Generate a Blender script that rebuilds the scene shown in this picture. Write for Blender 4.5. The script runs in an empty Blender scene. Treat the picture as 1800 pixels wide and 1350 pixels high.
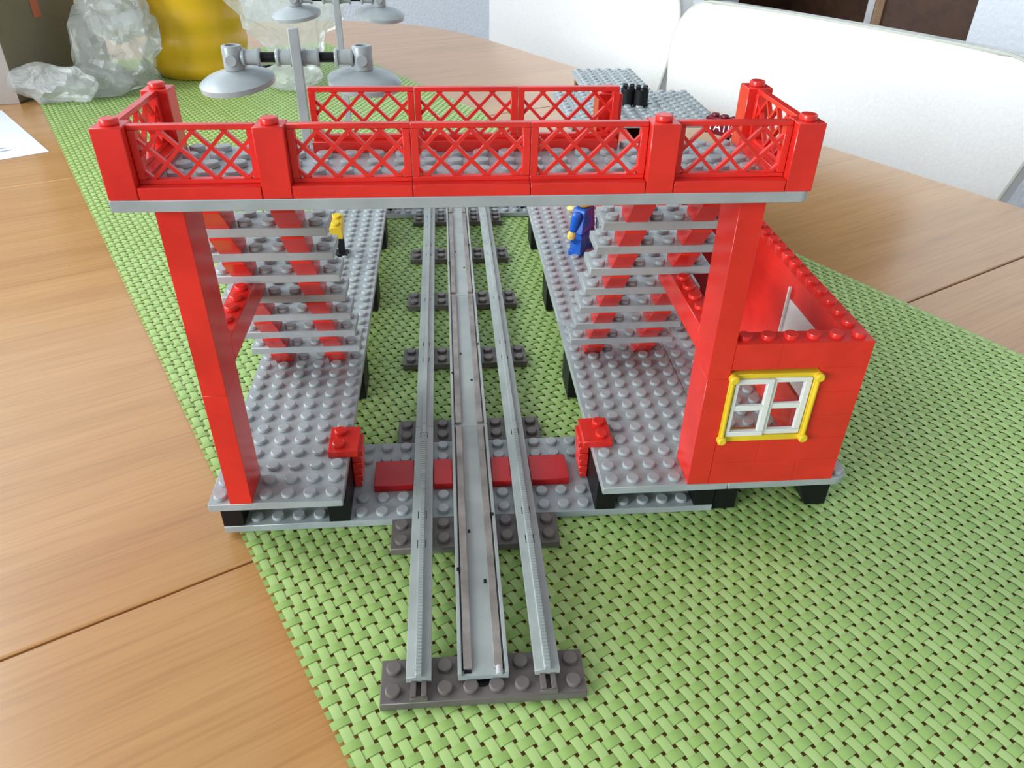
import bpy, math, random
import numpy as np
from mathutils import Vector, Matrix, noise
random.seed(7)
SC = bpy.context.scene
COL = SC.collection
S = 0.008            # one stud in metres: the toy is laid out in studs
TZ = 0.75            # height of the mat surface above the floor in metres
R = math.radians

def W(x, y, z):      # stud coordinates -> metres
    return Vector((x * S, y * S, z * S + TZ))
NX, NY = .885, .466  # the table's short axis in stud coordinates (its long axis is (-NY, NX))
TROT = math.atan2(NY, NX)
def NM(n, m):        # table axes -> stud x, y
    return (n * NX - m * NY, n * NY + m * NX)

# ---------------------------------------------------------------- camera
cam = bpy.data.cameras.new('camera'); co = bpy.data.objects.new('camera', cam); COL.objects.link(co)
co.location = W(-0.752894, -18.413646, 26.617863)
co.rotation_euler = (0.979194451, -0.0149556271, -0.0809339413)
cam.sensor_width = 36; cam.lens = 1335.737 / 1800 * 36; cam.clip_start = .01; cam.clip_end = 50
SC.camera = co

# ---------------------------------------------------------------- world and light
wd = bpy.data.worlds.new('daylight'); SC.world = wd; wd.use_nodes = True
wd.node_tree.nodes['Background'].inputs[0].default_value = (.80, .90, 1.0, 1)
wd.node_tree.nodes['Background'].inputs[1].default_value = .50
def area(name, loc, target, sx, sy, power, col):
    l = bpy.data.lights.new(name, 'AREA'); l.shape = 'RECTANGLE'; l.size = sx; l.size_y = sy; l.energy = power; l.color = col
    o = bpy.data.objects.new(name, l); COL.objects.link(o); o.location = loc
    o.rotation_euler = (Vector(target) - Vector(loc)).to_track_quat('-Z', 'Y').to_euler()
    return o
area('window_light_left', (-2.4, -1.35, 1.5), (0, .3, .8), 1.6, 1.1, 80, (.88, .95, 1))
area('fill_light_far', (-1.5, .9, 1.95), (.7, 1.9, .6), 1.4, 1.1, 34, (.9, .95, 1))  # added fill lamp, brightens the walls and chairs in the background
SC.view_settings.view_transform = 'Standard'; SC.view_settings.look = 'None'
SC.view_settings.gamma = 1; SC.view_settings.use_curve_mapping = False
SC.view_settings.exposure = 0.20
SC.cycles.max_bounces = 6; SC.cycles.transparent_max_bounces = 12

# ---------------------------------------------------------------- materials
def nodes(name):
    m = bpy.data.materials.new(name); m.use_nodes = True
    return m, m.node_tree, m.node_tree.nodes['Principled BSDF']
def add(nt, kind, **kw):
    n = nt.nodes.new(kind)
    for k, v in kw.items():
        if k.startswith('i_'):
            n.inputs[int(k[2:]) if k[2:].isdigit() else k[2:]].default_value = v
        else: setattr(n, k, v)
    return n
def ramp(nt, stops):
    n = nt.nodes.new('ShaderNodeValToRGB'); e = n.color_ramp.elements
    while len(e) < len(stops): e.new(.5)
    for i, (p, c) in enumerate(stops): e[i].position = p; e[i].color = (*c, 1)
    return n
def plastic(name, c, rough=.28, var=.10, spec=.5, dirt=None):
    m, nt, b = nodes(name); L = nt.links.new
    tc = add(nt, 'ShaderNodeTexCoord'); no = add(nt, 'ShaderNodeTexNoise'); no.inputs['Scale'].default_value = 60; no.inputs['Detail'].default_value = 4
    L(tc.outputs['Object'], no.inputs['Vector'])
    d = dirt or tuple(x * (1 - var * 1.6) for x in c)
    r = ramp(nt, [(.35, d), (.62, c)]); L(no.outputs['Fac'], r.inputs[0]); L(r.outputs[0], b.inputs['Base Color'])
    mr = add(nt, 'ShaderNodeMapRange'); mr.inputs['To Min'].default_value = rough * .8; mr.inputs['To Max'].default_value = rough * 1.35
    L(no.outputs['Fac'], mr.inputs['Value']); L(mr.outputs[0], b.inputs['Roughness'])
    b.inputs['Specular IOR Level'].default_value = spec
    return m
RED = plastic('red_plastic', (.76, .030, .020), .22)
GREY = plastic('light_grey_plastic', (.385, .42, .42), .24, .10)
TREADG = plastic('stair_grey_plastic', (.40, .435, .435), .26, .10)
DARK = plastic('dark_grey_plastic', (.155, .135, .122), .38)
BLACK = plastic('black_plastic', (.008, .008, .009), .45, .1, .25)
YELLOW = plastic('yellow_plastic', (.86, .60, .03), .3)
WHITE = plastic('white_plastic', (.80, .80, .76), .3, .04)
BLUE = plastic('blue_plastic', (.01, .13, .62), .25)
MAROON = plastic('maroon_plastic', (.16, .008, .02), .25)
SKIN = plastic('pale_yellow_plastic', (.85, .66, .16), .3)
RAILG = plastic('rail_grey_plastic', (.40, .44, .41), .3, .12)
TILE = plastic('dark_red_plastic', (.50, .012, .014), .35)
BROWN = plastic('brown_plastic', (.10, .055, .03), .5)
LETTER = plastic('white_lettering', (.85, .85, .85), .4, .02)
INK = plastic('blue_grey_ink', (.25, .3, .42), .6)

def metal_strip():
    m, nt, b = nodes('tarnished_metal_strip'); L = nt.links.new
    tc = add(nt, 'ShaderNodeTexCoord'); no = add(nt, 'ShaderNodeTexNoise'); no.inputs['Scale'].default_value = 90; no.inputs['Detail'].default_value = 6
    L(tc.outputs['Object'], no.inputs['Vector'])
    r = ramp(nt, [(.3, (.22, .19, .165)), (.7, (.42, .38, .34))]); L(no.outputs['Fac'], r.inputs[0]); L(r.outputs[0], b.inputs['Base Color'])
    b.inputs['Metallic'].default_value = .35; b.inputs['Roughness'].default_value = .42
    return m
METAL = metal_strip()

def wood(name, c1, c2, c3, rough=.28, scale=1.0, coat=.25):
    m, nt, b = nodes(name); L = nt.links.new
    tc = add(nt, 'ShaderNodeTexCoord')
    mp = add(nt, 'ShaderNodeMapping'); mp.inputs['Scale'].default_value = (3.0 * scale, 46 * scale, 46 * scale); L(tc.outputs['Object'], mp.inputs['Vector'])
    n1 = add(nt, 'ShaderNodeTexNoise'); n1.inputs['Scale'].default_value = 1; n1.inputs['Detail'].default_value = 8; n1.inputs['Roughness'].default_value = .62; n1.inputs['Distortion'].default_value = .5
    L(mp.outputs[0], n1.inputs['Vector'])
    mp2 = add(nt, 'ShaderNodeMapping'); mp2.inputs['Scale'].default_value = (18 * scale, 520 * scale, 520 * scale); L(tc.outputs['Object'], mp2.inputs['Vector'])
    n2 = add(nt, 'ShaderNodeTexNoise'); n2.inputs['Scale'].default_value = 1; n2.inputs['Detail'].default_value = 3; L(mp2.outputs[0], n2.inputs['Vector'])
    mp3 = add(nt, 'ShaderNodeMapping'); mp3.inputs['Scale'].default_value = (.8, 5, 5); L(tc.outputs['Object'], mp3.inputs['Vector'])
    n3 = add(nt, 'ShaderNodeTexNoise'); n3.inputs['Scale'].default_value = 1; n3.inputs['Detail'].default_value = 2; L(mp3.outputs[0], n3.inputs['Vector'])
    r = ramp(nt, [(.30, c3), (.48, c2), (.68, c1)]); L(n1.outputs['Fac'], r.inputs[0])
    r2 = ramp(nt, [(.36, (.88, .86, .84)), (.54, (1, 1, 1))]); L(n2.outputs['Fac'], r2.inputs[0])
    mx = add(nt, 'ShaderNodeMix', data_type='RGBA', blend_type='MULTIPLY'); mx.inputs[0].default_value = 1
    L(r.outputs[0], mx.inputs[6]); L(r2.outputs[0], mx.inputs[7])
    r3 = ramp(nt, [(.35, (.93, .88, .84)), (.65, (1.04, 1.02, 1))]); L(n3.outputs['Fac'], r3.inputs[0])
    mx2 = add(nt, 'ShaderNodeMix', data_type='RGBA', blend_type='MULTIPLY'); mx2.inputs[0].default_value = 1
    L(mx.outputs[2], mx2.inputs[6]); L(r3.outputs[0], mx2.inputs[7]); L(mx2.outputs[2], b.inputs['Base Color'])
    bp = add(nt, 'ShaderNodeBump'); bp.inputs['Strength'].default_value = .10; bp.inputs['Distance'].default_value = .0004
    L(n2.outputs['Fac'], bp.inputs['Height']); L(bp.outputs[0], b.inputs['Normal'])
    b.inputs['Roughness'].default_value = rough; b.inputs['Coat Weight'].default_value = coat; b.inputs['Coat Roughness'].default_value = .18
    return m
OAK = wood('oak_veneer', (.59, .325, .120), (.54, .287, .100), (.47, .238, .080), .26, 1.0, .4)
DARKWOOD = wood('dark_brown_wood', (.085, .042, .022), (.07, .033, .018), (.05, .024, .012), .45, .6, .0)
PALEWOOD = wood('pale_brown_wood', (.30, .19, .11), (.25, .15, .08), (.2, .12, .06), .45, .6, .0)

def weave(name, c, c2):
    m, nt, b = nodes(name); L = nt.links.new
    tc = add(nt, 'ShaderNodeTexCoord'); no = add(nt, 'ShaderNodeTexNoise'); no.inputs['Scale'].default_value = 35; no.inputs['Detail'].default_value = 5
    L(tc.outputs['Object'], no.inputs['Vector'])
    r = ramp(nt, [(.35, c2), (.65, c)]); L(no.outputs['Fac'], r.inputs[0]); L(r.outputs[0], b.inputs['Base Color'])
    b.inputs['Roughness'].default_value = .42; b.inputs['Specular IOR Level'].default_value = .4
    return m
WARP = weave('pale_green_vinyl', (.45, .62, .22), (.41, .58, .19))
WEFT = weave('green_vinyl', (.34, .51, .145), (.31, .475, .125))

def wallmat(name, c, sc=140, st=.5):
    m, nt, b = nodes(name); L = nt.links.new
    tc = add(nt, 'ShaderNodeTexCoord'); no = add(nt, 'ShaderNodeTexNoise'); no.inputs['Scale'].default_value = sc; no.inputs['Detail'].default_value = 4
    L(tc.outputs['Object'], no.inputs['Vector'])
    r = ramp(nt, [(.3, tuple(x * .93 for x in c)), (.7, c)]); L(no.outputs['Fac'], r.inputs[0]); L(r.outputs[0], b.inputs['Base Color'])
    bp = add(nt, 'ShaderNodeBump'); bp.inputs['Strength'].default_value = st; bp.inputs['Distance'].default_value = .003
    L(no.outputs['Fac'], bp.inputs['Height']); L(bp.outputs[0], b.inputs['Normal']); b.inputs['Roughness'].default_value = .85
    return m
WALL = wallmat('white_render', (.74, .78, .82))
FLOORM = wood('brown_floor_boards', (.16, .09, .05), (.13, .07, .04), (.10, .055, .03), .4, .4, .1)
LEATHER = wallmat('cream_leather', (.76, .76, .735), 300, .08); LEATHER.node_tree.nodes['Principled BSDF'].inputs['Roughness'].default_value = .42
PIPING = wallmat('grey_green_piping', (.52, .54, .47), 200, .1)
CARD = wallmat('grey_brown_cardboard', (.20, .165, .105), 60, .15)
CARD2 = wallmat('pale_cardboard', (.42, .37, .33), 60, .15)
ORANGE = wallmat('orange_mark', (.52, .14, .07), 60, .1)
PAPER = wallmat('white_paper', (.82, .86, .92), 20, .03)
GLAZE = plastic('yellow_glaze', (.82, .47, .02), .22, .03)
METALC = plastic('brushed_chair_leg', (.5, .5, .5), .35)

def film(name, tint, fac):
    m, nt, b = nodes(name); L = nt.links.new
    nt.nodes.remove(b); out = nt.nodes['Material Output']
    tr = add(nt, 'ShaderNodeBsdfTransparent'); tr.inputs[0].default_value = (.97, .98, .97, 1)
    df = add(nt, 'ShaderNodeBsdfDiffuse'); df.inputs[0].default_value = (*tint, 1)
    tl = add(nt, 'ShaderNodeBsdfTranslucent'); tl.inputs[0].default_value = (*tint, 1)
    gl = add(nt, 'ShaderNodeBsdfGlossy'); gl.inputs['Roughness'].default_value = .3; gl.inputs[0].default_value = (1, 1, 1, 1)
    a = add(nt, 'ShaderNodeMixShader'); a.inputs[0].default_value = .4; L(df.outputs[0], a.inputs[1]); L(tl.outputs[0], a.inputs[2])
    c = add(nt, 'ShaderNodeMixShader'); c.inputs[0].default_value = fac; L(tr.outputs[0], c.inputs[1]); L(a.outputs[0], c.inputs[2])
    fr = add(nt, 'ShaderNodeFresnel'); fr.inputs[0].default_value = 1.35
    d = add(nt, 'ShaderNodeMixShader'); L(fr.outputs[0], d.inputs[0]); L(c.outputs[0], d.inputs[1]); L(gl.outputs[0], d.inputs[2])
    L(d.outputs[0], out.inputs[0])
    tc = add(nt, 'ShaderNodeTexCoord'); no = add(nt, 'ShaderNodeTexNoise'); no.inputs['Scale'].default_value = 28; no.inputs['Detail'].default_value = 4; no.inputs['Distortion'].default_value = 1.5
    L(tc.outputs['Object'], no.inputs['Vector']); bp = add(nt, 'ShaderNodeBump'); bp.inputs['Strength'].default_value = .8; bp.inputs['Distance'].default_value = .006
    L(no.outputs['Fac'], bp.inputs['Height'])
    for q in (df, tl, gl, fr): L(bp.outputs[0], q.inputs['Normal'])
    return m
FILM = film('clear_crumpled_film', (.95, .96, .94), .33)
def pane_glass():
    m, nt, b = nodes('clear_pane'); nt.nodes.remove(b); L = nt.links.new
    tr = add(nt, 'ShaderNodeBsdfTransparent'); gl = add(nt, 'ShaderNodeBsdfGlossy'); gl.inputs['Roughness'].default_value = .05
    mx = add(nt, 'ShaderNodeMixShader'); fr = add(nt, 'ShaderNodeFresnel'); fr.inputs[0].default_value = 1.25
    L(fr.outputs[0], mx.inputs[0]); L(tr.outputs[0], mx.inputs[1]); L(gl.outputs[0], mx.inputs[2]); L(mx.outputs[0], nt.nodes['Material Output'].inputs[0]); return m
GLASS = pane_glass()

# ---------------------------------------------------------------- mesh helpers (stud units)
class MB:
    def __init__(s): s.v = []; s.f = []
    def quadbox(s, p):
        b = len(s.v); s.v += p
        for q in ((0, 3, 2, 1), (4, 5, 6, 7), (0, 1, 5, 4), (1, 2, 6, 5), (2, 3, 7, 6), (3, 0, 4, 7)): s.f.append(tuple(b + i for i in q))
        return s
    def box(s, x0, x1, y0, y1, z0, z1):
        return s.quadbox([(x0, y0, z0), (x1, y0, z0), (x1, y1, z0), (x0, y1, z0), (x0, y0, z1), (x1, y0, z1), (x1, y1, z1), (x0, y1, z1)])
    def prism(s, poly, a0, a1, axis='x'):
        # poly lies in the plane across axis, counter-clockwise seen from the +axis side
        n = len(poly); b = len(s.v)
        for a in (a0, a1):
            for p, q in poly: s.v.append({'x': (a, p, q), 'y': (q, a, p), 'z': (p, q, a)}[axis])
        s.f.append(tuple(b + i for i in range(n))[::-1]); s.f.append(tuple(b + n + i for i in range(n)))
        for i in range(n): j = (i + 1) % n; s.f.append((b + i, b + j, b + n + j, b + n + i))
        return s
    def lathe(s, c, prof, n=20, axis='z', cap=True):
        b = len(s.v)
        for r, h in prof:
            for i in range(n):
                a = 2 * math.pi * i / n; p, q = r * math.cos(a), r * math.sin(a)
                s.v.append({'z': (c[0] + p, c[1] + q, c[2] + h), 'x': (c[0] + h, c[1] + p, c[2] + q), 'y': (c[0] + q, c[1] + h, c[2] + p)}[axis])
        for k in range(len(prof) - 1):
            for i in range(n): j = (i + 1) % n; s.f.append((b + k * n + i, b + k * n + j, b + (k + 1) * n + j, b + (k + 1) * n + i))
        if cap:
            s.f.append(tuple(b + i for i in range(n))[::-1]); s.f.append(tuple(b + (len(prof) - 1) * n + i for i in range(n)))
        return s
    def stud(s, x, y, z, n=14):
        return s.lathe((x, y, z), [(.30, 0), (.30, .17), (.28, .205)], n)
    def rot(s, ang, c, axis='z', start=0):
        M = Matrix.Rotation(ang, 3, axis.upper()); c = Vector(c)
        for i in range(start, len(s.v)): s.v[i] = tuple(M @ (Vector(s.v[i]) - c) + c)
        return s
    def mesh(s, name, mat, o=(0, 0, 0), angle=32):
        me = bpy.data.meshes.new(name)
        v = (np.array(s.v, dtype=float) - np.array(o)) * S
        me.from_pydata(v.tolist(), [], s.f); me.materials.append(mat)
        me.polygons.foreach_set('use_smooth', [True] * len(me.polygons)); me.set_sharp_from_angle(angle=R(angle)); me.update()
        return me
def link(name, me, parent=None, o=(0, 0, 0), rz=0):
    ob = bpy.data.objects.new(name, me); COL.objects.link(ob)
    if parent is not None: ob.parent = parent; ob.location = Vector(o) * S
    else: ob.location = W(*o)
    ob.rotation_euler = (0, 0, rz); return ob
def part(name, mb, mat, parent, bevel=.025, angle=32):
    # geometry given in world studs; parent stands at parent['so'] (stud origin)
    po = PO[parent.name]
    ob = link(name, mb.mesh(name, mat, po, angle), parent)
    PO[ob.name] = po
    if bevel:
        m = ob.modifiers.new('edges', 'BEVEL'); m.width = bevel * S; m.segments = 1; m.limit_method = 'ANGLE'; m.angle_limit = R(50)
    return ob
PO = {}
def thing(name, label, cat, o=(0, 0, 0), group=None, rz=0):
    e = bpy.data.objects.new(name, None); COL.objects.link(e); e.location = W(*o); e.empty_display_size = .01
    e.rotation_euler = (0, 0, rz)
    e['label'] = label; e['category'] = cat
    if group: e['group'] = group
    PO[e.name] = o; return e
def solo(name, mb, mat, label, cat, o=(0, 0, 0), group=None, bevel=0, rz=0, angle=32):
    ob = link(name, mb.mesh(name, mat, o, angle), None, o); ob['label'] = label; ob['category'] = cat; PO[ob.name] = o
    if group: ob['group'] = group
    if bevel:
        m = ob.modifiers.new('edges', 'BEVEL'); m.width = bevel * S; m.segments = 1; m.limit_method = 'ANGLE'; m.angle_limit = R(50)
    return ob
def structure(name, mb, mat):
    ob = link(name, mb.mesh(name, mat), None); ob['kind'] = 'structure'; return ob
def plate(x0, x1, y0, y1, zt, h=.4, skip=(), studs=True, gap=.012):
    b = MB().box(x0 + gap, x1 - gap, y0 + gap, y1 - gap, zt - h, zt)
    if studs:
        for i in range(int(round(x1 - x0))):
            for j in range(int(round(y1 - y0))):
                x, y = x0 + .5 + i, y0 + .5 + j
                if any(a <= x <= c and d <= y <= e for a, c, d, e in skip): continue
                b.stud(x, y, zt)
    return b
def roundrect(x0, x1, y0, y1, r, n=6, corners=(1, 1, 1, 1)):
    P = []
    for k, (cx, cy, a0) in enumerate(((x1 - r, y0 + r, -90), (x1 - r, y1 - r, 0), (x0 + r, y1 - r, 90), (x0 + r, y0 + r, 180))):
        if not corners[k]: P.append(((x1, y0), (x1, y1), (x0, y1), (x0, y0))[k]); continue
        for i in range(n + 1): a = R(a0 + 90 * i / n); P.append((cx + r * math.cos(a), cy + r * math.sin(a)))
    return P

ZP = 2.87            # top of the platforms
YF = 7.83            # front edge of the platforms
ZD = 17.44           # top of the bridge deck
YD = 6.73            # front edge of the deck

# ---------------------------------------------------------------- room
FZ = -TZ / S
structure('floor', MB().box(-500, 620, -400, 700, FZ - 5, FZ), FLOORM)
# wall beside the chairs, with an opening; built in table axes
def tbox(b, n0, n1, m0, m1, z0, z1):
    c = [NM(n0, m0), NM(n1, m0), NM(n1, m1), NM(n0, m1)]
    return b.quadbox([(*p, z0) for p in c] + [(*p, z1) for p in c])
WN = 165.0
b = MB(); tbox(b, WN, WN + 14, -300, 79, FZ, 220); structure('wall_right', b, WALL)
b = MB(); tbox(b, WN, WN + 14, 156.3, 262, FZ, 220); structure('wall_right_far', b, WALL)
b = MB(); tbox(b, -260, WN, 248, 262, FZ, 220); structure('wall_back', b, WALL)
b = MB(); tbox(b, WN + 60, WN + 66, 60, 200, FZ, 220); structure('wall_niche', b, DARKWOOD)

# ---------------------------------------------------------------- table
tab = thing('dining_table', 'long oak veneer dining table with rounded ends under the green mat', 'table', (0, 0, 0), rz=TROT)
TT = -.24
def table_outline():
    P = []; n = 28
    for sgn, mc in ((1, 118.0), (-1, -34.0)):
        for i in range(n + 1):
            a = math.pi * i / n if sgn == 1 else math.pi + math.pi * i / n
            c, s_ = math.cos(a), math.sin(a)
            P.append((19 + 53.8 * math.copysign(abs(c) ** .8, c), mc + 45.5 * math.copysign(abs(s_) ** .8, s_)))
    return P
def clip(P, m0, m1):
    def half(P, f, g):
        o = []
        for i in range(len(P)):
            a, c = P[i], P[(i + 1) % len(P)]; fa, fc = f(a), f(c)
            if fa >= 0: o.append(a)
            if fa * fc < 0: t = fa / (fa - fc); o.append((a[0] + t * (c[0] - a[0]), a[1] + t * (c[1] - a[1])))
        return o
    return half(half(P, lambda p: p[1] - m0, 0), lambda p: m1 - p[1], 0)
OUT = table_outline()
for k, (m0, m1) in enumerate(((-90, 11.33), (11.47, 73.35), (73.5, 200))):
    P = clip(OUT, m0, m1); bb = MB().prism(P, TT - 2.6, TT, 'z')
    part('table_leaf', bb, OAK, tab, .09, 40)
bb = MB().prism(roundrect(-22, 60, -62, 146, 10), TT - 12, TT - 2.6, 'z'); part('apron', bb, OAK, tab, .1)
for n_, m_ in ((-6, -58), (36, -58), (-6, 142), (36, 142)):
    part('leg', MB().quadbox([(n_ - 3, m_ - 3, FZ), (n_ + 3, m_ - 3, FZ), (n_ + 3, m_ + 3, FZ), (n_ - 3, m_ + 3, FZ), (n_ - 4, m_ - 4, TT - 12), (n_ + 4, m_ - 4, TT - 12), (n_ + 4, m_ + 4, TT - 12), (n_ - 4, m_ + 4, TT - 12)]), OAK, tab, .1)

# ---------------------------------------------------------------- woven mat
mat_ = thing('table_runner', 'long lime green woven vinyl table mat lying diagonally under the toy station', 'table mat', (0, 0, 0), rz=TROT)
PT = .5455; N0, M0 = -5.7, -18.0; NN, MM = 91, 276
WD = .385
def strands(count, length, across0, along0, phase, along_is_m, width):
    # plain weave: strand i runs over every other crossing; samples half a pitch apart
    st = 4; L_ = length * st + 1
    t = np.arange(L_) / st - .5                      # in pitches; crossing j centred at integer j
    V = []; F = []
    h = .032
    i = np.arange(count)
    z = h * np.cos(np.pi * (t[None, :] + i[:, None] + phase))           # +h when on top
    z = np.sign(z) * np.abs(z / h) ** .6 * h
    al = along0 + (t + .5) * PT
    ac = across0 + (i + .5) * PT
    prof = [(-.5, -.010), (-.2, 0), (.2, 0), (.5, -.010)]
    X = []
    for (p, dz) in prof:
        a = np.broadcast_to((ac + p * width)[:, None], z.shape); b = np.broadcast_to(al[None, :], z.shape)
        q = np.stack([b if not along_is_m else a, a if not along_is_m else b, z + dz - .055], -1)
        X.append(q)
    V = np.stack(X, 2)                                # count, L, 4, 3
    V = V.reshape(-1, 3)
    idx = np.arange(count * L_ * 4).reshape(count, L_, 4)
    q = []
    for k in range(3):
        a, b, c, d = idx[:, :-1, k], idx[:, :-1, k + 1], idx[:, 1:, k + 1], idx[:, 1:, k]
        f = np.stack([a, b, c, d], -1).reshape(-1, 4)
        if not along_is_m: f = f[:, ::-1]
        q.append(f)
    return V, np.concatenate(q)
def np_mesh(name, V, F, mat):
    me = bpy.data.meshes.new(name); me.vertices.add(len(V)); me.vertices.foreach_set('co', (V * S).astype(np.float32).ravel())
    me.loops.add(F.size); me.loops.foreach_set('vertex_index', F.astype(np.int32).ravel())
    me.polygons.add(len(F)); me.polygons.foreach_set('loop_start', (np.arange(len(F)) * 4).astype(np.int32))
    me.polygons.foreach_set('loop_total', np.full(len(F), 4, np.int32))
    me.update(calc_edges=True); me.validate(); me.polygons.foreach_set('use_smooth', [True] * len(F)); me.materials.append(mat); me.update()
    return me
V, F = strands(NN, MM, N0, M0, 0, True, WD); o = link('lengthwise_strands', np_mesh('lengthwise_strands', V, F, WARP), mat_); o['kind'] = 'stuff'
V, F = strands(MM, NN, M0, N0, 1, False, .385)
a = V[:, 0]; a[a < N0 + .05] -= .12; a[a > N0 + NN * PT - .05] += .12
o = link('crosswise_strands', np_mesh('crosswise_strands', V, F, WEFT), mat_); o['kind'] = 'stuff'

# ---------------------------------------------------------------- toy track
trk = thing('toy_railway_track', 'straight grey toy railway track with dark grey sleepers running under the red bridge', 'toy track', (0, 0, 0))
def sleeper(y):
    bb = MB().box(-3.99, 3.99, y - .99, y + .99, .0, .4)
    for j in (-.5, .5):
        for x in (-3.5, -1.5, 1.5, 3.5): bb.stud(x, y + j, .4)
    if y == 0:
        for x in (-.5, .5): bb.stud(x, -.5, .4)
    part('sleeper', bb, DARK, trk)
for k in range(9): sleeper(8 * k)
for x in (-2.5, 2.5):
    bb = MB().box(x - .30, x - .10, -.9, -.1, .4, .72).box(x + .10, x + .30, -.9, -.1, .4, .72).box(x - .34, x + .34, -.98, -.86, .4, .62)
    part('rail_clip', bb, DARK, trk, .01)
part('wire_hole', MB().lathe((-.05, -.15, .4), [(.34, 0), (.34, .03)], 16), BLACK, trk, 0)
for k in range(4):
    y0, y1 = 16 * k - .26, 16 * k + 15.72
    for x in (-2.5, 2.5):
        poly = [(x - .49, .62), (x + .49, .62), (x + .49, .90), (x + .12, .94), (x + .11, 1.12), (x - .11, 1.12), (x - .12, .94), (x - .49, .90)]
        part('rail', MB().prism([(z, xx) for xx, z in poly][::-1], y0, y1, 'y'), RAILG, trk, .012)
    poly = [(-.99, .55), (.99, .55), (.99, .98), (.84, .98), (.84, .80), (-.84, .80), (-.84, .98), (-.99, .98)]
    cr = part('conductor_rail', MB().prism([(z, xx) for xx, z in poly][::-1], y0, y1, 'y'), RAILG, trk, .012)
    MB2 = MB()
    for x in (-.60, .60):
        part('metal_strip', MB().box(x - .165, x + .165, y0 + .25, y1 - .05, .80, .95), METAL, cr, .01)
        part('strip_groove', MB().box(x - .205 if x < 0 else x + .165, x - .165 if x < 0 else x + .205, y0 + .25, y1 - .05, .80, .81), BLACK, cr, 0)
    if k == 0:
        part('socket', MB().box(-.74, -.46, y0 + .12, y0 + .34, .80, .83), BLACK, cr, 0)
        part('plug_pin', MB().lathe((.62, y0 - .06, .90), [(.10, 0), (.14, .04), (.14, .34)], 12, 'y'), METALC if 'METALC' in globals() else METAL, cr, 0)
    for (x, yy) in ((.30, 4.6), (-.30, 7.7), (.86, 8.6), (-.86, 5.2)): part('notch', MB().box(x - .06, x + .06, y0 + yy, y0 + yy + .22, .80, .815 if abs(x) < .5 else .99), BLACK, cr, 0)
# ribs on the nearest rails
rb = MB()
for x in (-2.5, 2.5):
    for k in range(92): yy = -.1 + k * .165; rb.box(x - .112, x + .112, yy, yy + .075, 1.02, 1.16)
o = part('rail_ribs', rb, RAILG, trk, 0); o['kind'] = 'stuff'
for k in range(4):
    for yo in (6.5, 8.4, 14.7):
        for x in (-2.5, 2.5):
            for d in (-.19, .19):
                part('rail_slot', MB().box(x + d - .018, x + d + .018, 16 * k + yo, 16 * k + yo + .5, .90, .938), BLACK, trk, 0)

# ---------------------------------------------------------------- level crossing
for y0, lab in ((9, 'grey studded level crossing plate with red tiles across the near end of the track'), (49, 'grey studded level crossing plate at the far end of the platforms')):
    t = thing('crossing_plate', lab, 'toy plate', (0, y0, 0), 'grey crossing plates under the track')
    sk = [(-5, 5, y0 + 2, y0 + 4), (-3, -2, y0, y0 + 6), (2, 3, y0, y0 + 6), (-1, 1, y0, y0 + 6)]
    sk += [(-12, -11, y0, y0 + 2), (-7, -6, y0, y0 + 4), (6, 7, y0, y0 + 4), (11, 12, y0, y0 + 2), (-6, -5.4, y0 + 2.0, y0 + 4), (5.4, 6, y0 + 2.0, y0 + 4)] if y0 == 9 else []
    part('plate', plate(-12, 0, y0, y0 + 6, .4, skip=sk), GREY, t); part('plate', plate(0, 12, y0, y0 + 6, .4, skip=sk), GREY, t)
    for x0, x1 in ((-5, -3), (-2, -1), (1, 2), (3, 5)):
        part('tile', MB().box(x0 + .015, x1 - .015 , y0 + 2.015, y0 + 3.985, .4, .8), TILE, t)

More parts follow.
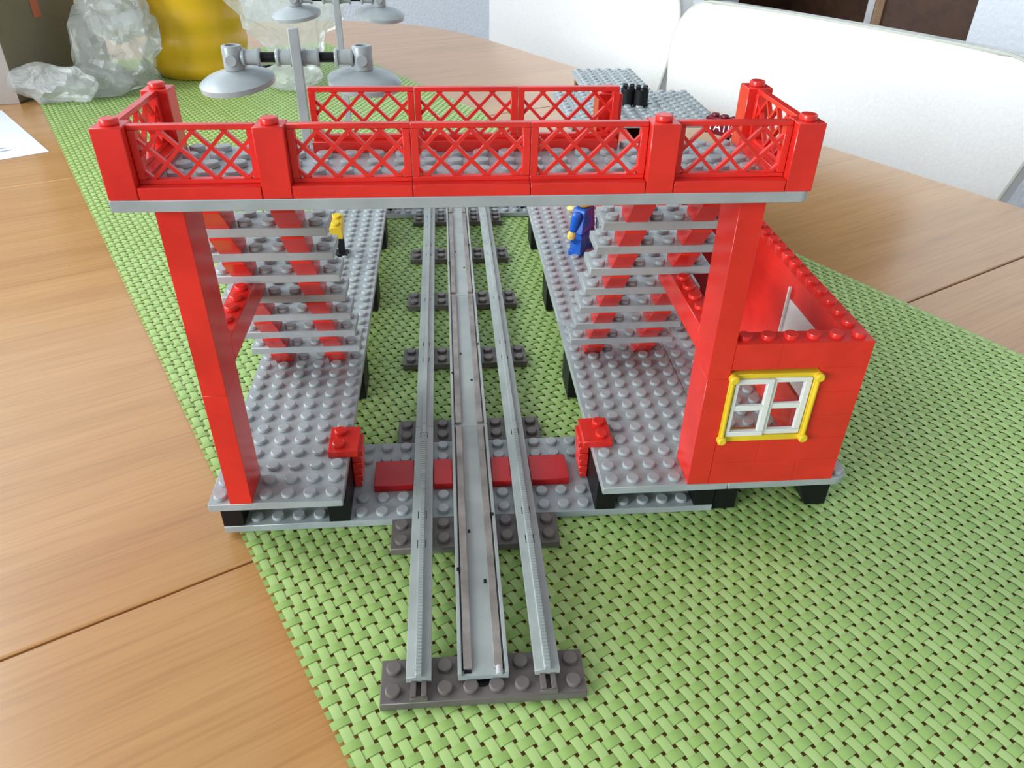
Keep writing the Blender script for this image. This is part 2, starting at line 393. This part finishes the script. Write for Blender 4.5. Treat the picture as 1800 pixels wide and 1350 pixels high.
# ---------------------------------------------------------------- platforms
def platform(sx, label):
    t = thing('station_platform', label, 'toy platform', (sx * 9, YF, 0), 'grey studded platforms beside the track')
    x0, x1 = (-12, -6) if sx < 0 else (6, 12)
    st = (-11, -10, -8, -7) if sx < 0 else (7, 8, 10, 11)
    sk = [(st[0], st[1], YF + 12, YF + 13), (st[2], st[3], YF + 12, YF + 13), ((-11 if sx < 0 else 10), (-10 if sx < 0 else 11), YF, YF + 2)]
    sk += [(-7, -6, YF + 3, YF + 5), (6, 7, YF + 3, YF + 5), (-9.2, -8, 25.4, 26.8), (-9.9, -8.8, 50.4, 51.6)]
    y = YF
    for d in (16, 8, 8, 10, 6): part('plate', plate(x0, x1, y, y + d, ZP, skip=sk), GREY, t); y += d
    if sx > 0:
        y = YF
        for k, d in enumerate((16, 16, 16)):
            P = roundrect(12.012, 17.988, y + .012, y + d - .012, .75, 6, (k == 0, 0, 0, 0))
            bb = MB().prism(P, ZP - .4, ZP, 'z')
            for i in range(6):
                for j in range(d):
                    X, Y = 12.5 + i, y + .5 + j
                    if (Y < YF + 1 and X < 17) or (16 < X < 17) or (X < 13 and Y > YF + 15): continue
                    bb.stud(X, Y, ZP)
            part('plate', bb, GREY, t); y += d
    # black supports
    zt = ZP - .4
    def leg(xa, xb, ya, yb, ix0=0, ix1=0, iy0=0, z0=.02):
        q = [(xa + ix0, ya + iy0, z0), (xb - ix1, ya + iy0, z0), (xb - ix1, yb, z0), (xa + ix0, yb, z0), (xa, ya, zt), (xb, ya, zt), (xb, yb, zt), (xa, yb, zt)]
        part('support_leg', MB().quadbox(q), BLACK, t)
    e = -6.05 if sx < 0 else 6.05
    for yy in (19.9, 31.1, 42.1):
        if sx < 0: leg(-8, -6.1, yy, yy + 2.4)
        else: leg(6.1, 8, yy - .6, yy + 1.8)
        if sx < 0: leg(-12, -10, yy, yy + 2)
    xs = ((-12, -11), (-7, -6)) if sx < 0 else ((6, 7), (11, 12))
    for k, (a_, b_) in enumerate(xs):
        d = 4 if (a_ in (-7, 6)) else 2
        part('support_brick', MB().box(a_ + .01, b_ - .01, 9.02, 9 + d, .4, zt), BLACK, t)
        part('support_brick', MB().box(a_ + .01, b_ - .01, 50, 54, .4, zt), BLACK, t)
    if sx > 0:
        leg(12.02, 13.2, 9.1, 11); leg(15.9, 17.95, 9.1, 11, ix0=1.0)
        for yy in (24, 40, 52): leg(16, 17.95, yy, yy + 2, ix0=1)
    return t
platform(-1, 'left grey studded platform carrying the two lamp posts'); platform(1, 'right grey studded platform carrying the red station building')

# ---------------------------------------------------------------- staircases
BR, PL = 1.18, .40
def staircase(x0, st, bx, label):
    t = thing('staircase', label, 'toy stairs', (x0 + 3, 19.83, ZP), 'open stairs up to the bridge')
    yf = 19.83
    for k in range(9):
        zb = ZP + k * (BR + PL); y = yf - k
        for s_ in st:
            if k == 4 and s_ == bx: continue
            hh = BR if k < 8 else ZD - .41 - zb; poly = [(y, zb), (y + 1, zb), (y + 1, zb + hh), (y - 1, zb + hh), (y - 1, zb + hh - .12)]
            part('sloped_brick', MB().prism(poly, s_ + .01, s_ + .99, 'x'), RED, t, .015)
        if k < 8:
            yt = y - 1
            sk = [(s_, s_ + 1, yt, yt + 2) for s_ in st]
            part('tread', plate(x0, x0 + 6, yt, yt + 2, zb + BR + PL, skip=sk), TREADG, t)
staircase(-12, (-11, -8), -11, 'open grey and red stair on the left platform behind the bridge')
staircase(6, (7, 10), 10, 'open grey and red stair on the right platform beside the red building')

# ---------------------------------------------------------------- foot bridge
br = thing('foot_bridge', 'red toy footbridge with lattice railings and a grey deck spanning the track', 'toy bridge', (0, YD, ZD))
DX = .06
P = roundrect(-12 + DX, 12 + DX, YD, YD + 6, .35, 5, (1, 1, 0, 0))
db = MB().prism(P, ZD - .4, ZD, 'z')
for i in range(24):
    for j in range(6):
        x, y = -11.5 + DX + i, YD + .5 + j
        if j == 0 or i in (0, 23) or (j == 5 and 6 <= i < 18): continue
        db.stud(x, y, ZD)
part('deck_plate', db, GREY, br)
HP = 2.36
def post(x, y):
    part('railing_post', MB().box(x + .01, x + .99, y + .01, y + .99, ZD, ZD + HP).stud(x + .5, y + .5, ZD + HP, 18), RED, br, .03)
def fence_mb():
    f = MB().box(.01, 3.99, 0.01, .99, 0, .42)                                  # base
    f.box(.01, 3.99, .38, .66, .42, .58).box(.01, 3.99, .38, .66, HP - .17, HP) # sill and top rail
    f.box(.01, .26, .36, .68, .58, HP - .17).box(3.74, 3.99, .36, .68, .58, HP - .17)
    return f
def lattice_mb():
    f = MB(); x0, x1, z0, z1 = .18, 3.82, .56, HP - .15; h = z1 - z0; w = .058
    def bar(xa, za, xb, zb, y0, y1):
        dx, dz = xb - xa, zb - za; l = math.hypot(dx, dz); px, pz = -dz / l * w, dx / l * w
        q = [(xa - px, za - pz), (xb - px, zb - pz), (xb + px, zb + pz), (xa + px, za + pz)]
        f.quadbox([(x, y0, z) for x, z in q] + [(x, y1, z) for x, z in q])
    for sg in (1, -1):
        y0, y1 = (.44, .60) if sg == 1 else (.445, .605)
        for k in range(-3, 6):
            c = .47 + k * 1.02
            xa, xb = c, c + h * .98
            if sg == -1: xa, xb = 4 - xa, 4 - xb
            t0, t1 = 0.0, 1.0
            lo, hi = min(xa, xb), max(xa, xb)
            d = xb - xa
            ts = sorted(((x0 - xa) / d, (x1 - xa) / d)); t0, t1 = max(0, ts[0]), min(1, ts[1])
            if t1 - t0 < .06: continue
            bar(xa + d * t0, z0 + h * t0, xa + d * t1, z0 + h * t1, y0, y1)
    return f
FM = fence_mb().mesh('fence_frame', RED); LM = lattice_mb().mesh('fence_lattice', RED)
def fence(x, y, rz=0):
    o = link('railing_panel', FM, br, (x - 0, y - YD, 0), rz); l = link('lattice', LM, o)
    m = o.modifiers.new('edges', 'BEVEL'); m.width = .018 * S; m.segments = 1; m.limit_method = 'ANGLE'; m.angle_limit = R(50)
for x in (-12, -7, 6, 11): post(x + DX, YD)
for x in (-12, 11): post(x + DX, YD + 5)
for x in (-11, -6, -2, 2, 7): fence(x + DX, YD)
for x in (-6, -2, 2): fence(x + DX, YD + 5)
fence(-12 + DX + 1, YD + 1, R(90)); fence(12 + DX, YD + 1, R(90))
# post behind the far railing
part('railing_post', MB().box(5.36, 6.34, YD + 6.05, YD + 7.03, ZD - 1.2, ZD + HP - .42).stud(5.85, YD + 6.54, ZD + HP - .42, 18), RED, br, .03)
part('red_brick', MB().box(4.36, 6.34, YD + 5.03, YD + 7.03, ZD - 1.6, ZD - .41), RED, br, .03)
def column(x, label=None):
    z = ZP; yb = YF
    top = ZD - .4
    for h in (5.915, top - ZP - 5.915):
        part('column_brick', MB().box(x + .01, x + .99, yb + .01, yb + 1.99, z, z + h - .006), RED, br, .012); z += h
    zb = ZP + 4 * (BR + PL)
    bb = MB().box(x + .01, x + .99, yb + 2.0, 16.83, zb, zb + BR)
    for k in range(5): bb.stud(x + .5, yb + 2.5 + k, zb + BR, 16)
    part('brace_beam', bb, RED, br, .03)
column(-11); column(10)

# ---------------------------------------------------------------- barrier stands at the crossing
for sx, lab in ((-1, 'small red ribbed hinge block hooked on the left platform beside the track'), (1, 'small red ribbed hinge block hooked on the right platform beside the track')):
    t = thing('barrier_block', lab, 'toy block', (sx * 6.3, 10.85, .4), 'red barrier blocks at the crossing')
    y0, y1 = 10.85, 12.83
    a_, b_ = sorted((sx * 7.0, sx * 5.55))
    bb = MB().box(a_, b_, y0, y1, ZP, ZP + .4)
    for k in range(2): bb.stud(sx * 6.5, y0 + .5 + k, ZP + .4, 16)
    part('top_plate', bb, RED, t, .03)
    z = ZP - .02
    for k in range(6):
        w = .04 if k % 2 else 0
        h = .40
        a_, b_ = sorted((sx * 5.98, sx * (5.42 + w + .03 * k)))
        part('rib', MB().box(a_, b_, y0 + .55 + w, y1 - .02 - w, max(z - h, .41), z - .02), RED, t, .03); z -= h

# ---------------------------------------------------------------- station building
hs = thing('station_building', 'red toy station building without its front roof, yellow framed window facing the camera', 'toy building', (14, YF, ZP))
HW = 7.64; NB = 6; bh = HW / NB * 1.0
def wallrow(x0, x1, y0, y1, axis, lens, studs_top, off=0, openings=()):
    for r in range(NB):
        z0 = ZP + r * bh; z1 = z0 + bh - .006
        L = (x1 - x0) if axis == 'x' else (y1 - y0)
        cuts = [0.0]
        c = (2 if r % 2 else 4) + off % 2
        while c < L: cuts.append(float(c)); c += 4
        cuts.append(float(L))
        for a_, b_ in zip(cuts, cuts[1:]):
            segs = [(a_, b_)]
            for (oa, ob_, ra, rb_) in openings:
                if ra <= r < rb_:
                    n = []
                    for (p, q) in segs:
                        if q <= oa or p >= ob_: n.append((p, q)); continue
                        if p < oa: n.append((p, oa))
                        if q > ob_: n.append((ob_, q))
                    segs = n
            for p, q in segs:
                if q - p < .01: continue
                g = .004
                bb = MB().box(x0 + p + g, x0 + q - g, y0, y1, z0, z1) if axis == 'x' else MB().box(x0, x1, y0 + p + g, y0 + q - g, z0, z1)
                if r == NB - 1 and studs_top:
                    k = p
                    while k < q - .5:
                        X, Y = (x0 + k + .5, (y0 + y1) / 2) if axis == 'x' else ((x0 + x1) / 2, y0 + k + .5)
                        if Y < 36: bb.stud(X, Y, z1, 16)
                        k += 1
                part('brick', bb, RED, hs, 0)
wallrow(11, 17, YF, YF + 1, 'x', 0, True, openings=((0, 4, 2, 5),))
wallrow(16, 17, YF + 1, YF + 49, 'y', 0, True, 1, openings=((1, 5, 2, 5),))
wallrow(12, 13, YF + 15, YF + 49, 'y', 0, True, 0)
part('back_wall', MB().box(11.8, 17.2, 57.4, 58.4, ZP - .0, ZP + HW), BROWN, hs, .02)
# windows (yellow frame, white casements)
def window(parent, X0, Z0, Y, rot=False, frame=YELLOW, wide=4, high=3.62, openl=0):
    o = link('window_frame', None, parent) if False else None
    def tr(mb):
        if rot:
            mb.v = [(17 - (y - Y), Y2 + (x - X0), z) for x, y, z in mb.v]
        return mb
    Y2 = YF + 2
    f = MB()
    f.box(X0 + .01, X0 + wide - .01, Y - .05, Y + .55, Z0, Z0 + .30).box(X0 + .01, X0 + wide - .01, Y - .05, Y + .55, Z0 + high - .22, Z0 + high)
    f.box(X0 + .01, X0 + .24, Y - .05, Y + .55, Z0 + .3, Z0 + high - .22).box(X0 + wide - .24, X0 + wide - .01, Y - .05, Y + .55, Z0 + .3, Z0 + high - .22)
    for xx in (X0 + .12, X0 + wide - .12):
        f.lathe((xx, Y - .13, Z0 + .3), [(.10, 0), (.10, high - .55)], 12)
        for zz in (Z0 + .18, Z0 + high - .16): f.lathe((xx, Y - .34, zz), [(.14, 0), (.21, .06), (.21, .3)], 14, 'y')
    fo = part('window_frame', tr(f), frame, parent, .015)
    for k in range(2):
        xa = X0 + .27 + k * (wide / 2 - .27); xb = xa + wide / 2 - .29
        za, zb = Z0 + .33, Z0 + high - .25; zm = (za + zb) / 2; w = .24
        y0, y1 = Y - .12 + k * .10, Y + .10 + k * .10
        c = MB().box(xa, xb, y0, y1, za, za + w).box(xa, xb, y0, y1, zb - w, zb).box(xa, xa + w * .7, y0, y1, za + w, zb - w).box(xb - w * 1.15, xb, y0, y1, za + w, zb - w)
        c.box(xa + w * .7, xb - w * 1.15, y0 + .02, y1 - .02, zm - .13, zm + .13)
        cp = part('casement', tr(c), WHITE, fo, .015)
        part('pane', tr(MB().box(xa + .1, xb - .1, Y + .12 + k * .1, Y + .14 + k * .1, za + .1, zb - .1)), GLASS, fo, 0)
window(hs, 11, ZP + 2 * bh, YF)
window(hs, 11, ZP + 2 * bh, YF, True, WHITE)
part('window_board', MB().box(15.93, 15.985, YF + 2.1, YF + 6.2, ZP + 2 * bh + .3, ZP + 2 * bh + 3.9), WHITE, hs, 0)
part('white_rod', MB().box(15.78, 15.9, YF + 6.1, YF + 6.2, ZP + 2.4, ZP + 7.1), WHITE, hs, 0)
part('floor_tile', MB().box(11.6, 15.4, YF + 1.1, YF + 1.7, ZP, ZP + 1.2), YELLOW, hs, .02)
# roof plates
ZR = ZP + HW + .4
for (x0, x1, y0, y1) in ((8.5, 14.5, 40, 50), (14.5, 20.5, 40, 50), (11.5, 17.5, 50, 59.4)):
    part('roof_plate', plate(x0, x1, y0, y1 if y1 == 50 else 59, ZR), GREY, hs)
cb = MB()
for x in (14.1, 15.0):
    pass
for (x, y) in ((14.15, 45.4), (15.15, 44.9)):
    ch = MB().lathe((x, y, ZR), [(.36, 0), (.58, .12), (.58, 1.3), (.54, 1.35)], 18)
    for k in range(4): a_ = k * math.pi / 2 + .5; ch.box(x + .38 * math.cos(a_) - .15, x + .4 * math.cos(a_) + .15, y + .4 * math.sin(a_) - .15, y + .4 * math.sin(a_) + .15, ZR + 1.2, ZR + 1.62)
    part('chimney', ch, BLACK, hs, 0)
# station sign beside the roof
sg = thing('station_sign', 'dark maroon sign reading STATION in white beside the grey roof', 'sign', (20.3, 38.0, 0))
bb = MB().box(-1.7, 1.7, -.5, .5, -.6, .6)
for k in (-1.2, -.4, .4, 1.2): bb.stud(k, 0, .6, 12)
bb.rot(R(-48), (0, 0, 0)); bb.v = [(x + 20.3, y + 38.0, z + 11.1) for x, y, z in bb.v]
sb = part('sign_board', bb, MAROON, sg, .03)
part('sign_post', MB().box(20.1, 20.5, 37.8, 38.2, .05, 10.52), BLACK, sg, .02)
cu = bpy.data.curves.new('lettering', 'FONT'); cu.body = 'STATION'; cu.size = .95 * S; cu.align_x = 'CENTER'; cu.align_y = 'CENTER'; cu.extrude = .02 * S; cu.space_character = .92
tx = bpy.data.objects.new('lettering_curve', cu); COL.objects.link(tx); bpy.context.view_layer.update()
dg = bpy.context.evaluated_depsgraph_get(); tm = bpy.data.meshes.new_from_object(tx.evaluated_get(dg)); bpy.data.objects.remove(tx)
tm.materials.clear(); tm.materials.append(LETTER)
lt = bpy.data.objects.new('lettering', tm); COL.objects.link(lt); lt.parent = sb
p = Matrix.Rotation(R(-48), 3, 'Z') @ Vector((0, -.515, 0))
lt.location = Vector((p.x, p.y, 11.1)) * S; lt.rotation_euler = (R(90), 0, R(-48))

# ---------------------------------------------------------------- lamps
def lamp(x, y, za, top, label):
    t = thing('platform_lamp', label, 'toy lamp', (x, y, ZP), 'double armed grey lamps on the left platform')
    part('post', MB().box(x - .26, x + .26, y - .2, y + .2, ZP, top), GREY, t, .03)
    part('foot', MB().box(x - .5, x + .5, y - .5, y + .5, ZP, ZP + .35), GREY, t, .03)
    yb = y + .45
    part('axle', MB().lathe((x - 3.0, yb, za), [(.26, 0), (.26, 6.0)], 12, 'x'), BLACK, t, 0)
    for s_ in (-1, 1):
        cx = x + s_ * 3.42
        def sleeve(xa, xb):
            xa, xb = sorted((x + s_ * xa, x + s_ * xb)); L = xb - xa
            part('sleeve', MB().lathe((xa, yb, za), [(.44, 0), (.47, .05), (.47, .16), (.38, .18), (.38, L - .18), (.47, L - .16), (.47, L - .05), (.44, L)], 18, 'x'), GREY, t, 0)
        sleeve(.24, 1.15); sleeve(1.95, 2.95)
        c = MB().lathe((cx, yb, za - .62), [(.50, 0), (.54, .1), (.54, 1.15), (.50, 1.22), (.34, 1.22), (.34, .95)], 18).lathe((cx, yb - .62, za - .08), [(.28, 0), (.32, .04), (.32, .5)], 14, 'y')
        part('cap', c, GREY, t, 0)
        part('cap_hole', MB().lathe((cx, yb, za + .25), [(.33, 0), (.33, .1)], 14), DARK, t, 0)
        dsh = MB().lathe((cx, yb, za - 1.42), [(1.85, .05), (1.98, .0), (2.0, .28), (1.7, .46), (1.1, .66), (.5, .80), (.42, .84)], 36)
        dsh.rot(R(5) * s_, (cx, yb, za - 1.2), 'y').rot(R(7), (cx, yb, za - .9), 'x')
        part('lamp_shade', dsh, GREY, t, 0)
lamp(-8.55, 25.6, 18.25, 19.75, 'near double armed grey lamp rising above the left end of the bridge')
lamp(-9.3, 51.0, 18.0, 19.4, 'far double armed grey lamp cut by the top edge of the photo')

# ---------------------------------------------------------------- toy figures
def figure(x, y, z, rz, torso, legs, arm_ang, label, headc=YELLOW):
    t = thing('toy_figure', label, 'toy figure', (x, y, z), rz=rz)
    PO[t.name] = (0, 0, 0)
    part('hips', MB().box(-.98, .98, -.3, .3, 1.15, 1.5), legs, t, .03)
    for s_ in (-1, 1):
        part('leg', MB().box(min(.03 * s_, .97 * s_), max(.03 * s_, .97 * s_), -.45, .42, 0, .35).box(min(.03 * s_, .97 * s_), max(.03 * s_, .97 * s_), -.33, .42, .35, 1.2).lathe((min(.03 * s_, .97 * s_), 0.03, 1.2), [(.42, 0), (.42, .94)], 14, 'x'), legs, t, .02)
    part('torso', MB().quadbox([(-.98, -.45, 1.5), (.98, -.45, 1.5), (.98, .45, 1.5), (-.98, .45, 1.5), (-.66, -.42, 3.0), (.66, -.42, 3.0), (.66, .42, 3.0), (-.66, .42, 3.0)]), torso, t, .04)
    for s_, an in zip((-1, 1), arm_ang):
        a = MB().lathe((s_ * .95, 0, 2.62), [(.2, .25), (.3, .1), (.3, -.3), (.24, -.85), (.22, -1.0)][::-1], 12)
        a.rot(R(an), (s_ * .95, 0, 2.65), 'x'); part('arm', a, torso, t, 0)
        h = MB().lathe((s_ * .95, 0, 1.62), [(.2, 0), (.26, -.12), (.26, -.5)][::-1], 10); h.rot(R(an), (s_ * .95, 0, 2.65), 'x'); part('hand', h, SKIN, t, 0)
    hd = part('head', MB().lathe((0, 0, 3.05), [(.35, 0), (.5, .12), (.52, .75), (.42, .98), (.28, 1.0), (.28, 1.18)], 18), headc, t, 0)
    fc = MB()
    for s_ in (-1, 1): fc.lathe((s_ * .17, -.53, 3.62), [(.05, 0), (.05, .04)], 8, 'y')
    fc.box(-.18, .18, -.53, -.48, 3.34, 3.38); part('face_print', fc, BLACK, hd, 0)
    return t
f1 = figure(9.15, 34.6, ZP, R(-125), BLUE, BLUE, (-75, -12), 'blue toy figure with yellow hands standing behind the right stair')
f1.scale = (1.17, 1.17, 1.17)
w = MB().lathe((0, 0, 0), [(.6, 0), (.64, .05), (.64, .2), (.6, .25), (.2, .25), (.2, .2)], 26, 'y'); w.rot(R(35), (0, 0, 0), 'z'); w.v = [(x - .05, y + 1.0, z + 2.0) for x, y, z in w.v]
part('held_disc', w, GREY, f1, 0)
ys = thing('toy_stand', 'small yellow studded block on a thin black stand behind the left stair', 'toy block', (-8.8, 34.6, ZP))
part('stand', MB().box(-8.95, -8.5, 34.4, 34.85, ZP + .205, 4.75), BLACK, ys, .02)
part('foot', MB().box(-9.3, -8.3, 34.1, 35.1, ZP, ZP + .3), BLACK, ys, .02)
yb_ = MB().box(-9.28, -8.42, 33.7, 35.4, 4.75, 5.75)
for k in range(2): yb_.stud(-8.85, 34.13 + k * .85, 5.75, 14)
yb_.rot(R(14), (-8.8, 34.6, 4.75), 'x'); part('yellow_block', yb_, YELLOW, ys, .03)
# ---------------------------------------------------------------- chairs
def chair(m0, label, n_, zt, wdt, tilt=7):
    x, y = NM(n_, m0)
    t = thing('dining_chair', label, 'chair', (x, y, FZ), 'cream leather chairs along the right side of the table', rz=TROT)
    PO[t.name] = (0, 0, 0); H = zt - FZ
    # local: x = away from table, y along it, z up from the floor
    P = roundrect(-wdt / 2, wdt / 2, 50, H, 7, 10, (1, 1, 1, 1))
    nx, nz = 48, 48
    bk = MB()
    bb = MB()
    def surf(off, dome):
        rows = []
        for j in range(nz + 1):
            z = 50 + (H - 50) * math.sin(math.pi / 2 * j / nz); r = 10
            inset = 0
            if z > H - r: q = z - (H - r); inset = r - math.sqrt(max(0, r * r - q * q))
            row = []; fl = 5 * max(0, (z - 80) / (H - 80)) ** 1.2 if z > 80 else 0
            for i in range(nx + 1):
                u = -1 + 2 * i / nx; yy = u * (wdt / 2 + fl - inset)
                d = dome * (1 - u ** 6) * (1 - abs((z - 50) / (H - 50) * 2 - 1) ** 8)
                row.append((off - d + 1.2 * (u * u) * -1 + (z - 50) * math.tan(R(tilt)), yy, z))
            rows.append(row)
        return rows
    fr, bkk = surf(0, 1.2), surf(3.6, -.8)
    v = bb.v; 
    for rows in (fr, bkk):
        for row in rows: v += row
    n1 = nx + 1; T = (nz + 1) * n1
    for j in range(nz):
        for i in range(nx):
            a = j * n1 + i
            bb.f.append((a, a + n1, a + n1 + 1, a + 1)); bb.f.append((T + a, T + a + 1, T + a + n1 + 1, T + a + n1))
    ring = [i for i in range(n1)] + [j * n1 + nx for j in range(1, nz + 1)] + [nz * n1 + i for i in range(nx - 1, -1, -1)] + [j * n1 for j in range(nz - 1, 0, -1)]
    for k in range(len(ring)):
        a, c = ring[k], ring[(k + 1) % len(ring)]; bb.f.append((a, c, T + c, T + a))
    part('backrest', bb, LEATHER, t, 0, 50)
    # piping along the front rim
    pp = MB(); rim = [Vector(v[i]) for i in ring]; rad = .32; K = len(rim); base = 0
    for k in range(K):
        d = (rim[(k + 1) % K] - rim[k - 1]).normalized(); a = Vector((1, 0, 0)); c = d.cross(a).normalized()
        for q in range(6): an = q * math.pi / 3; pp.v.append(tuple(rim[k] + a * rad * math.cos(an) + c * rad * math.sin(an) + Vector((.3, 0, 0))))
    for k in range(K):
        for q in range(6): a0, a1 = k * 6, ((k + 1) % K) * 6; pp.f.append((a0 + q, a0 + (q + 1) % 6, a1 + (q + 1) % 6, a1 + q))
    part('piping', pp, PIPING, t, 0, 60)
    part('seat', MB().prism(roundrect(-44, 2, -wdt / 2 + 2, wdt / 2 - 2, 6), 46, 54, 'z'), LEATHER, t, .8)
    for a in (-40, -2):
        for s_ in (-1, 1):
            q = s_ * (wdt / 2 - 4); part('leg', MB().quadbox([(a - 1.3, q - 1.3, 0), (a + 1.3, q - 1.3, 0), (a + 1.3, q + 1.3, 0), (a - 1.3, q + 1.3, 0), (a - 2.2, q - 2.2, 46), (a + 2.2, q - 2.2, 46), (a + 2.2, q + 2.2, 46), (a - 2.2, q + 2.2, 46)]), METALC, t, .1)
    return t
chair(58.2, 'near cream leather dining chair at the right of the photo beyond the table edge', 86.6, 9.7, 57.5)
chair(125.5, 'far cream leather dining chair behind the grey roof, cut by the top edge', 90.6, 11.8, 59)

# ---------------------------------------------------------------- cabinet in the opening
cx, cy = NM(WN + 34, 120)
cab = thing('open_shelf_unit', 'dark brown wooden shelf unit seen above the near cream chair', 'shelf', (cx, cy, FZ), rz=TROT); PO[cab.name] = (0, 0, 0)
part('side_panel', MB().box(-14, 22, -51, -48, 0, 130), DARKWOOD, cab, .1); part('side_panel', MB().box(-14, 22, 50, 53, 0, 130), DARKWOOD, cab, .1)
part('back_panel', MB().box(20, 22, -48, 50, 0, 130), DARKWOOD, cab, .1)
for z in (2, 30, 58): part('shelf', MB().box(-14, 20, -48, 50, z, z + 2), DARKWOOD, cab, .1)
part('door', MB().box(-15.5, -14, -50, -8, 2, 128), DARKWOOD, cab, .1)
part('door_edge', MB().box(-16.2, -13.6, -8, -5.5, 0, 130), PALEWOOD, cab, .1)
part('metal_strip', MB().box(-16, -13.8, -5.2, -3.2, 0, 130), METALC, cab, .1)

# ---------------------------------------------------------------- things on the far left of the table
bx = thing('cardboard_box', 'open grey brown cardboard box with an orange mark standing at the far left', 'box', (-58.0, 93.0, TT))
def panel(name, p, q, z0, z1, th, mat, parent, bevel=.05):
    d = Vector((q[0] - p[0], q[1] - p[1], 0)).normalized(); n = Vector((-d.y, d.x, 0)) * th
    c = [(p[0], p[1]), (q[0], q[1]), (q[0] + n.x, q[1] + n.y), (p[0] + n.x, p[1] + n.y)]
    return part(name, MB().quadbox([(*a, z0) for a in c] + [(*a, z1) for a in c]), mat, parent, bevel)
A, B_, C_ = (-58.0, 93.0), (-52.9, 113.5), (-92, 84.5)
D_ = (-86.9, 105)
pb = panel('side_panel', A, B_, TT, 34, .5, CARD, bx); panel('side_panel', C_, A, TT, 34, .5, CARD2, bx)
panel('side_panel', B_, D_, TT, 34, .5, CARD, bx); panel('side_panel', D_, C_, TT, 34, .5, CARD, bx)
panel('bottom_panel', A, B_, TT, TT + .3, 33, CARD, bx)
d = Vector((B_[0] - A[0], B_[1] - A[1], 0)).normalized()
pa = (A[0] + d.x * 7.4 + d.y * .08, A[1] + d.y * 7.4 - d.x * .08); pc = (pa[0] + d.x * 1.5, pa[1] + d.y * 1.5)
panel('orange_mark', pa, pc, 9.3, 20, .06, ORANGE, pb, 0)

pot = thing('plant_pot', 'glossy yellow ribbed ceramic pot standing on the far end of the mat', 'pot', (-38.4, 112.0, .03))
pr_ = []
for k in range(41):
    z = k * .55; r = 6.9 + .9 * min(1, z / 14) +   .13 * math.sin(z * 2 * math.pi / 3.6)
    if z < 1: r -= .5 * (1 - z)
    pr_.append((r, z))
pr_ += [(7.6, 22.3), (7.3, 22.0), (7.0, 4), (.01, 3.9)]
part('pot_body', MB().lathe((-38.4, 112.0, .03), pr_, 48, cap=False), GLAZE, pot, 0, 60)

def bag(name, label, lobes, seed, sub=3, parentless=True, floor=.02):
    import bmesh
    vs = []; fs = []
    for (cx_, cy_, cz_, rx, ry, rz_, sd, prof) in lobes:
        bm = bmesh.new(); bmesh.ops.create_icosphere(bm, subdivisions=sub + 1, radius=1)
        base = len(vs)
        for v in bm.verts:
            d_ = v.co.copy()
            q = Vector((d_.x * rx, d_.y * ry, d_.z * rz_))
            if prof: k = prof(d_.z); q.x *= k; q.y *= k
            sc = .13; q.x -= .22 * q.z if prof else 0
            n1_ = noise.hetero_terrain(q * sc + Vector((sd, sd, 0)), .9, 2.1, 4, .6)
            n2_ = abs(noise.noise(q * .22 + Vector((sd, 0, 3)))) * 1.7 + abs(noise.noise(Vector((q.x * .9, q.y * .9, q.z * .3)) + Vector((0, sd, 3)))) * .45
            f = 1 + .10 * n1_ - .26 * n2_
            p_ = Vector((cx_, cy_, cz_)) + q * f
            p_.z = max(p_.z, floor + .02 * n2_)
            vs.append(tuple(p_))
        bm.faces.ensure_lookup_table()
        for f_ in bm.faces: fs.append(tuple(base + v.index for v in f_.verts))
        bm.free()
    m_ = MB(); m_.v = vs; m_.f = fs
    return solo(name, m_, FILM, label, 'plastic bag', (lobes[0][0], lobes[0][1], 0), angle=14)
bag('plastic_bag', 'crumpled clear plastic bag lying between the cardboard box and the yellow pot', [
    (-46.7, 101.3, 5.3, 5.9, 4.6, 6.6, 1.0, None), (-46.6, 103, 10.5, 4.4, 3.6, 4.6, 3.0, None), (-52.9, 93.4, 2.1, 5.4, 2.5, 2.9, 5.0, None), (-48.6, 97.4, 1.7, 4.6, 3.8, 2.3, 6.0, None)], 1)
bag('plastic_bag', 'tall clear plastic bag standing right of the yellow pot behind the lamp', [
    (-23.3, 104.5, 10.6, 12.8, 4.6, 11.2, 2.0, lambda z: .64 + .50 * z), (-23.0, 100.5, 1.6, 4.2, 3.4, 1.8, 8.0, None)], 2)
# little black bits beside the pot
kb = MB()
for k in range(12):
    a_ = k * .55; kb.lathe((-31.6 + .55 * k * .8, 113.2 + .5 * math.sin(a_ * 2), .12), [(.45, 0), (.5, .3), (.3, .5)], 8)
solo('toy_chain', kb, BLACK, 'short black toy chain lying right of the yellow pot', 'toy chain', (-30, 113, 0))

# paper
c0 = Vector((-45.5, 71.3)); d1 = Vector((-.592, .806)); d2 = Vector((-.806, -.592))
q = [c0, c0 + d2 * 26, c0 + d2 * 26 + d1 * 22.5, c0 + d1 * 22.5]
ppr = thing('paper_sheet', 'white printed sheet of paper at the left edge of the table', 'paper', (c0.x, c0.y, TT))
part('sheet', MB().quadbox([(a.x, a.y, TT + .01) for a in q] + [(a.x, a.y, TT + .05) for a in q]), PAPER, ppr, 0)
ik = MB()
for (u, v_, l) in ((3.0, 3.0, 1.6), (4.2, 3.4, 1.3), (9.0, 9.5, 2.2), (10.5, 9.0, 1.6), (8.5, 5.0, 1.5), (14, 14, 2.6), (16, 13.2, 2.0)):
    a = c0 + d1 * u + d2 * v_; e = a + d1 * .35; g = d2 * l
    ik.quadbox([(*a, TT + .05), (*(a + g), TT + .05), (*(e + g), TT + .05), (*e, TT + .05), (*a, TT + .056), (*(a + g), TT + .056), (*(e + g), TT + .056), (*e, TT + .056)])
part('printing', ik, INK, ppr, 0)
